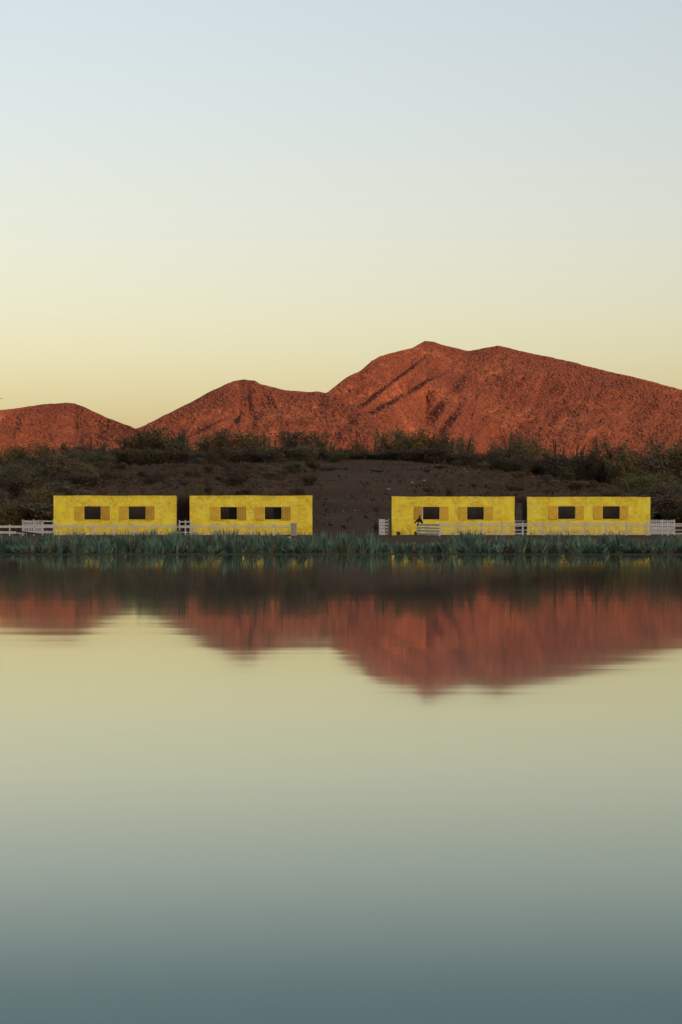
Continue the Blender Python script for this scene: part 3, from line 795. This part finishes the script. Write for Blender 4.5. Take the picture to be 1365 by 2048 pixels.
UNDER = [(8, 925, 60, 'dark'), (70, 920, 70, 'grey'), (110, 925, 60, 'dark'), (160, 912, 70, 'dark'), (205, 914, 60, 'grey'), (245, 908, 60, 'dark'), (282, 902, 62, 'olive'), (318, 905, 60, 'grey'), (345, 903, 60, 'dark'), (380, 908, 52, 'dark'),
         (412, 906, 60, 'grey'), (446, 903, 60, 'dark'), (480, 902, 62, 'grey'), (515, 905, 56, 'dark'), (545, 904, 54, 'grey'), (575, 902, 54, 'dark'), (608, 903, 52, 'grey'), (640, 904, 46, 'dark'), (676, 906, 44, 'green'), (708, 907, 46, 'dark'),
         (742, 906, 46, 'dark'), (778, 902, 50, 'grey'), (808, 900, 52, 'dark'), (842, 902, 54, 'olive'), (872, 904, 52, 'dark'), (904, 908, 50, 'grey'), (936, 910, 50, 'dark'), (990, 916, 50, 'dark'), (1046, 918, 56, 'grey'), (1080, 922, 56, 'dark'),
         (1118, 926, 60, 'grey'), (1158, 928, 60, 'dark'), (1198, 924, 56, 'grey'), (1236, 932, 66, 'olive'), (1280, 928, 66, 'dark'), (1318, 930, 66, 'dark'), (1358, 928, 70, 'grey')]
TREES += [(px, tp - (px * 7 % 11), wd * (0.75 + (px % 5) * 0.1), 349.5 - (px % 7) * 1.2, look, 'bush') for px, tp, wd, look in UNDER]
FORM = {'tree': 'rounded', 'wispy': 'thin open', 'bush': 'low dense'}
LOOK = {'olive': 'olive', 'grey': 'grey-green', 'dark': 'dark', 'green': 'fresh green'}
def where_px(px):
    for lim, txt in ((60, 'at the left edge'), (107, 'left of the leftmost house'), (230, 'behind the left half of the leftmost house'), (353, 'behind the right half of the leftmost house'),
                     (500, 'behind the left half of the second house'), (625, 'behind the right half of the second house'), (784, 'above the bare middle slope'), (905, 'behind the left half of the third house'),
                     (1030, 'behind the right half of the third house'), (1180, 'behind the left half of the rightmost house'), (1302, 'behind the right half of the rightmost house'), (9999, 'at the right edge')):
        if px < lim: return txt
def crest_label(e): return f'{FORM[e[5]]} {LOOK[e[4]]} {"shrub" if e[5] == "bush" else "tree"} on the crest {where_px(e[0])}'
ORD = ['leftmost', 'second', 'third', 'fourth', 'fifth', 'sixth', 'seventh']
for i, e in enumerate(TREES):
    px, tp, wd, Y, look, kd = e
    same = sorted(q[0] for q in TREES if crest_label(q) == crest_label(e))
    lab = crest_label(e) if len(same) == 1 else f'{ORD[same.index(px)]} {crest_label(e)}'
    plant('desert_tree' if kd != 'bush' else 'desert_bush', lab, 'bush' if kd == 'bush' else 'tree', 'trees and bushes along the crest', px, Y, tp - (5 if kd == 'tree' else 0), wd * (1.5 if kd == 'tree' else 1.2), look, kd, i)

# scattered low shrubs on the bank
def shrub_density(px, t):
    d = float(np.interp(px, [150, 300, 480, 560, 640, 700, 780, 860, 1000, 1150, 1240, 1300], [1.0, 0.8, 0.75, 0.5, 0.16, 0.05, 0.06, 0.15, 0.25, 0.45, 0.7, 1.0]))
    d *= 0.55 + 0.9 * float(vnoise(px * 0.017, t * 3.0, 12))
    return d if t > 0.12 else d * 0.7
cnt = 0
while cnt < 285:
    px = rng.uniform(-60, 1430); t = rng.random()
    Y = 196 + t * 146
    if rng.random() > shrub_density(px, t): continue
    X = PX(px, Y); g = float(ground_z(X, Y))
    dense = px < 230 or px > 1260
    h = rng.uniform(0.45, 1.25) * (2.2 if dense else 1.0)
    look = rng.choice(['dark', 'dark', 'grey', 'olive'] if not dense else ['dark', 'grey', 'olive', 'green', 'dark'])
    root = empty('slope_shrub', (X, Y, g - 0.04), rng.uniform(0, 6.28))
    wd = h * rng.uniform(1.3, 2.1); root.scale = (wd, wd, h)
    tag(root, f'low {LOOK[look]} shrub on the brown bank {where_px(px).replace("behind", "above")}', 'shrub', 'shrubs scattered over the bank')
    tm, cm = KINDS[look, 'bush'][cnt % 3]
    link('trunk', tm, root); link('crown', cm, root)
    cnt += 1
for px, Y, tp, wd, look, lab in ((754, 182, 1044, 14, 'dark', 'dark shrub against the left side of the white slatted gate'), (754, 214, 1010, 16, 'dark', 'dark shrub on the foot of the bare slope above the gate'),
                                 (797, 178.6, 1062, 9, 'dark', 'small dark weed at the left foot of the third house wall'), (832, 178.6, 1064, 8, 'green', 'small green weed by the white corner panel'),
                                 (755, 290, 938, 30, 'dark', 'dark shrub high on the bare middle slope'), (590, 300, 922, 46, 'grey', 'broad grey shrub where the bare slope begins'), (625, 310, 920, 30, 'olive', 'olive shrub at the left top corner of the bare slope'),
                                 (378, 205, 975, 26, 'green', 'bright green shrub above the gap between the left houses'), (400, 210, 972, 22, 'green', 'green shrub above the left top of the second house'), (75, 200, 982, 34, 'olive', 'pale olive shrub just left of the leftmost roof'),
                                 (900, 230, 970, 16, 'dark', 'dark upright shrub above the middle of the third house')):
    plant('slope_shrub', lab, 'shrub', 'shrubs scattered over the bank', px, Y, tp, wd, look, 'bush', int(px), 0.3)

def column_mb(h, r, lean, seed):
    """ribbed cactus column from the ground up"""
    rg = random.Random(seed); mb = MB(); n, rib = 20, 10
    prof = [(0, 0.85), (0.1, 0.95), (0.5, 1.0), (0.85, 0.96), (0.95, 0.8), (0.985, 0.5), (1.0, 0.08)]
    for t, f in prof:
        ox = lean * t * t * h
        for k in range(n):
            a = 2 * math.pi * k / n
            q = r * f * (1.0 if k % 2 == 0 else 0.78)
            mb.v.append((ox + q * math.cos(a), q * math.sin(a), h * t))
    for i in range(len(prof) - 1):
        for k in range(n):
            q = (k + 1) % n
            mb.f.append((i * n + k, i * n + q, (i + 1) * n + q, (i + 1) * n + k))
    mb.f.append(tuple((len(prof) - 1) * n + k for k in range(n)))
    return mb
CACTI = [ # each cactus: list of (px, top row, lean) stems
    [(182, 872, 0.0)], [(209, 883, 0.0)], [(360, 862, -0.01), (365.5, 857, 0.0), (370, 857, 0.01)], [(528, 861, -0.03)], [(539, 887, 0.0)], [(551, 879, 0.02)],
    [(663, 884, 0.04), (668, 893, 0.0)], [(706, 893, 0.0)], [(717, 886, 0.06)], [(752, 874, 0.05)], [(767, 864, 0.0)], [(905, 878, 0.0)], [(943, 874, 0.16)], [(1022, 864, 0.0)],
    [(1106, 876, -0.08), (1112.5, 880, 0.02)], [(1127, 892, -0.05)], [(1157, 887, 0.08), (1164, 898, 0.08), (1171, 888, 0.14)], [(1194, 870, 0.02)], [(682, 894, 0.03)], [(1093, 903, 0.0)]]
CL = {0: 'above the leftmost house', 182: 'taller single cactus column left of its shorter neighbour above the leftmost house', 209: 'short single cactus column above the leftmost house', 360: 'clump of three tall cactus columns above the leftmost house',
      528: 'tallest single cactus column above the second house', 539: 'shortest cactus column above the second house', 551: 'medium cactus column right of the tall one above the second house',
      663: 'pair of stubby cactus columns left above the bare slope', 706: 'stubby cactus column in the middle above the bare slope', 717: 'leaning cactus column above the bare slope', 752: 'tapered tall cactus column at the right top of the bare slope',
      767: 'slim cactus column touching the trees left of the third house', 905: 'cactus column among trees above the third house', 943: 'cactus column leaning right above the third house', 1022: 'thin tall cactus column above the right end of the third house',
      1106: 'pair of tall cactus columns left above the rightmost house', 1127: 'short cactus column above the rightmost house', 1157: 'cactus clump of three right-leaning columns above the rightmost house', 1194: 'tall straight lone cactus column above the rightmost house',
      682: 'small cactus column among shrubs above the bare slope', 1093: 'short cactus column beside the tall pair above the rightmost house'}
for stems in CACTI:
    Y = 351.0 if stems[0][0] < 1080 else 346.0
    px0 = stems[0][0]; X0 = PX(px0, Y); g = float(ground_z(X0, Y))
    root = empty('column_cactus', (X0, Y, g - 0.1)); tag(root, CL[px0], 'cactus', 'column cacti along the crest')
    for k, (px, tp, ln_) in enumerate(stems):
        h = PZ(tp, Y) - g + 0.1
        o = column_mb(h, rng.uniform(0.10, 0.14), ln_, k).build('stem', M_CACTUS, root, True)
        o.location = (PX(px, Y) - X0 - ln_ * h, rng.uniform(-0.3, 0.3), 0)

# loose gravel and dry tufts over the bank: far too many to count
def bank_points(n, weight):
    out = []
    while len(out) < n:
        px, Y = rng.uniform(-80, 1450), rng.uniform(193, 352)
        if rng.random() < weight(px, Y): out.append((PX(px, Y), Y))
    a = np.array(out); return np.column_stack([a, ground_z(a[:, 0], a[:, 1])])
def mass(name, pts, size, m, label, squash=0.7):
    base = np.array([(1, 0, 0), (0, 1, 0), (-1, 0, 0), (0, -1, 0), (0, 0, 1.0), (0, 0, -0.5)], float)
    tri = np.array([(0, 1, 4), (1, 2, 4), (2, 3, 4), (3, 0, 4), (1, 0, 5), (2, 1, 5), (3, 2, 5), (0, 3, 5)])
    n = len(pts); s = size * (0.35 + nrng.random(n) ** 3 * 1.6)
    V = base[None] * (1 + (nrng.random((n, 6, 3)) - 0.5) * 0.9) * s[:, None, None]
    V[..., 2] *= squash
    V = V + pts[:, None, :]
    tag(link(name, npmesh(name, V.reshape(-1, 3), (np.arange(n)[:, None, None] * 6 + tri[None]).reshape(-1, 3), m, False)), label, kind='stuff')
mass('gravel', bank_points(3000, lambda px, Y: float(np.interp(px, [500, 740, 840, 1000, 1150], [0.3, 0.4, 0.9, 0.8, 0.3])) * float(vnoise(px * 0.04, Y * 0.08, 14))), 0.13, simple('gravel_stone', (0.06, 0.043, 0.030), (0.14, 0.105, 0.08), 1.3, 0.95, 0, 'World', detail=8), 'loose gravel strewn over the brown bank')
tp_ = bank_points(9000, lambda px, Y: float(np.interp(px, [300, 560, 680, 760, 900, 1150], [0.8, 0.5, 0.10, 0.12, 0.3, 0.8])) * (0.3 + 1.2 * float(vnoise(px * 0.03, Y * 0.06, 15))))
tv = []
for k in range(3): tv.append(tp_ + nrng.normal(size=tp_.shape) * (0.18, 0.18, 0.06) + (0, 0, 0.12))
V, Fq = leaf_cards(np.concatenate(tv), 0.20, rng)
tag(link('dry_tufts', npmesh('dry_tufts', V, Fq, simple('dry_straw', (0.055, 0.042, 0.026), (0.10, 0.075, 0.046), 0.6, 0.95, 0, 'World', detail=8), False)), 'dry grass and twigs covering the brown bank', kind='stuff')

# pale stones on the bank
def rock_mesh(seed):
    rg = random.Random(seed); mb = MB()
    pts = [(-0.1, 0, 0)]
    mb.tube([(0, 0, -0.2), (0.02, 0, 0.0), (0.05, 0.02, 0.22), (0.02, 0, 0.38), (0.0, 0, 0.44)], [0.42, 0.5, 0.42, 0.22, 0.05], 9)
    mb.v = [(x + rg.uniform(-0.07, 0.07), y + rg.uniform(-0.07, 0.07), zz + rg.uniform(-0.05, 0.05)) for x, y, zz in mb.v]
    return mb.mesh('stone', M_STONE)
RM = [rock_mesh(k) for k in range(4)]
for k, (px, py, s, lab) in enumerate(((824, 966, 0.40, 'broad pale stone on the bank above the left of the third house'), (849, 962, 0.34, 'pale stone on the bank, right of the broad one'), (778, 979, 0.36, 'pale stone on the bank by the left roof corner of the third house'),
                                     (929, 938, 0.26, 'small pale stone near the crest above the third house'), (934, 944, 0.22, 'tiny pale stone near the crest beside the small one'), (686, 1022, 0.2, 'tiny pale stone low on the bare slope, left one'), (710, 1021, 0.2, 'tiny pale stone low on the bare slope, right one'))):
    Y = 200.0
    while Y < 345 and PZ(py, Y) > float(ground_z(PX(px, Y), Y)): Y += 0.5
    X = PX(px, Y)
    o = link('pale_stone', RM[k % 4], None, (X, Y, float(ground_z(X, Y)) - 0.02))
    o.scale = (s * 1.3, s, s * 0.8); o.rotation_euler = (0, 0, k * 1.3)
    tag(o, lab, 'stone', 'pale stones on the bank')

# ------------------------------------------------------------------ blade plants along the shore
def agave_mesh(seed):
    """clump of stiff upright sword leaves, unit height"""
    rg = random.Random(seed); mb = MB()
    nb = rg.randint(30, 38)
    for i in range(nb):
        a = rg.uniform(0, 6.283); tilt = abs(rg.gauss(0.0, 0.17)) + 0.02
        if i < 2: tilt = rg.uniform(0.35, 0.6)
        L = rg.uniform(0.62, 1.0) * (1.0 if tilt < 0.35 else 0.8); w = rg.uniform(0.024, 0.044)
        ca, sa = math.cos(a), math.sin(a)
        r0 = rg.uniform(0.0, 0.16)
        bx, by = rg.uniform(-0.12, 0.12), rg.uniform(-0.12, 0.12)
        n0 = len(mb.v); prev = None
        tw = rg.uniform(-0.6, 0.6)
        for k, (t, f) in enumerate(((0, 0.75), (0.3, 1.0), (0.62, 0.8), (0.86, 0.42), (1.0, 0.03))):
            an = tilt * (1 + 0.35 * t)
            r = r0 * t + math.sin(an) * L * t; zz = math.cos(an) * L * t - 0.06
            cx_, cy_ = bx + ca * r, by + sa * r
            sx, sy = -sa * math.cos(tw) + ca * math.sin(tw), ca * math.cos(tw) + sa * math.sin(tw)
            ww = w * f
            mb.v += [(cx_ - sx * ww, cy_ - sy * ww, zz + ww * 0.25), (cx_ + ca * ww * 0.35, cy_ + sa * ww * 0.35, zz - ww * 0.1), (cx_ + sx * ww, cy_ + sy * ww, zz + ww * 0.25)]
            if k:
                b = n0 + (k - 1) * 3; c = n0 + k * 3
                mb.f += [(b, b + 1, c + 1, c), (b + 1, b + 2, c + 2, c + 1)]
    return mb.mesh('blade_plant', M_AGAVE)
AG = [agave_mesh(k) for k in range(12)]
TOPS = np.array([(-80, 1072), (0, 1070), (60, 1071), (110, 1066), (140, 1056), (175, 1060), (220, 1066), (260, 1063), (300, 1064), (352, 1062), (385, 1064), (415, 1066), (450, 1060), (495, 1062), (525, 1064), (555, 1060), (580, 1074), (600, 1066),
                 (615, 1062), (640, 1067), (680, 1064), (705, 1060), (740, 1063), (762, 1074), (785, 1090), (815, 1093), (850, 1094), (885, 1086), (905, 1068), (935, 1062), (960, 1064), (1000, 1068), (1050, 1067), (1100, 1066), (1160, 1069), (1240, 1068), (1300, 1070), (1365, 1068), (1450, 1068)], float)
def shore_where(px): return where_px(px).replace('behind', 'in front of').replace('above the bare middle slope', 'below the bare middle slope')
count = 0
for r, (Y, sp) in enumerate(((53.2, 0.30), (57.5, 0.46), (63.0, 0.46), (69.0, 0.52), (76.0, 0.60), (85.0, 0.72))):
    half = 0.5 * 1365 / F * Y * 1.10
    X = -half + rng.uniform(0, sp)
    while X < half:
        y = Y + rng.uniform(-1.6, 1.6) * (0.4 if r == 0 else 1); px = CX + X / y * F
        gap = 768 < px < 905
        if not (gap and r > 1):
            g = float(ground_z(X, y))
            tp = float(np.interp(px, TOPS[:, 0], TOPS[:, 1])) + rng.choice([-3, 0, 3, 6, 9, 13, 18]) + rng.uniform(-2, 2) + (9 if r == 0 and not gap else 0)
            h = max(0.27 if gap else 0.2, PZ(tp, y) - g)
            o = link('blade_plant', AG[count % 12], None, (X, y, g - 0.01))
            s = 0.55 + 0.35 * rng.random()
            o.scale = (s, s, h * 1.22); o.rotation_euler = (0, 0, rng.uniform(0, 6.28))
            tag(o, f'{"tall" if tp < float(np.interp(px, TOPS[:, 0], TOPS[:, 1])) + 7 else "short"} sword-leaf clump {["at the waterline", "in front rows", "in middle rows", "in middle rows", "in back rows", "in back rows"][r]} {shore_where(px)}', 'shore plant', 'sword-leaved plants along the shore')
            count += 1
        X += sp * rng.uniform(0.75, 1.25)
print('shore plants', count)
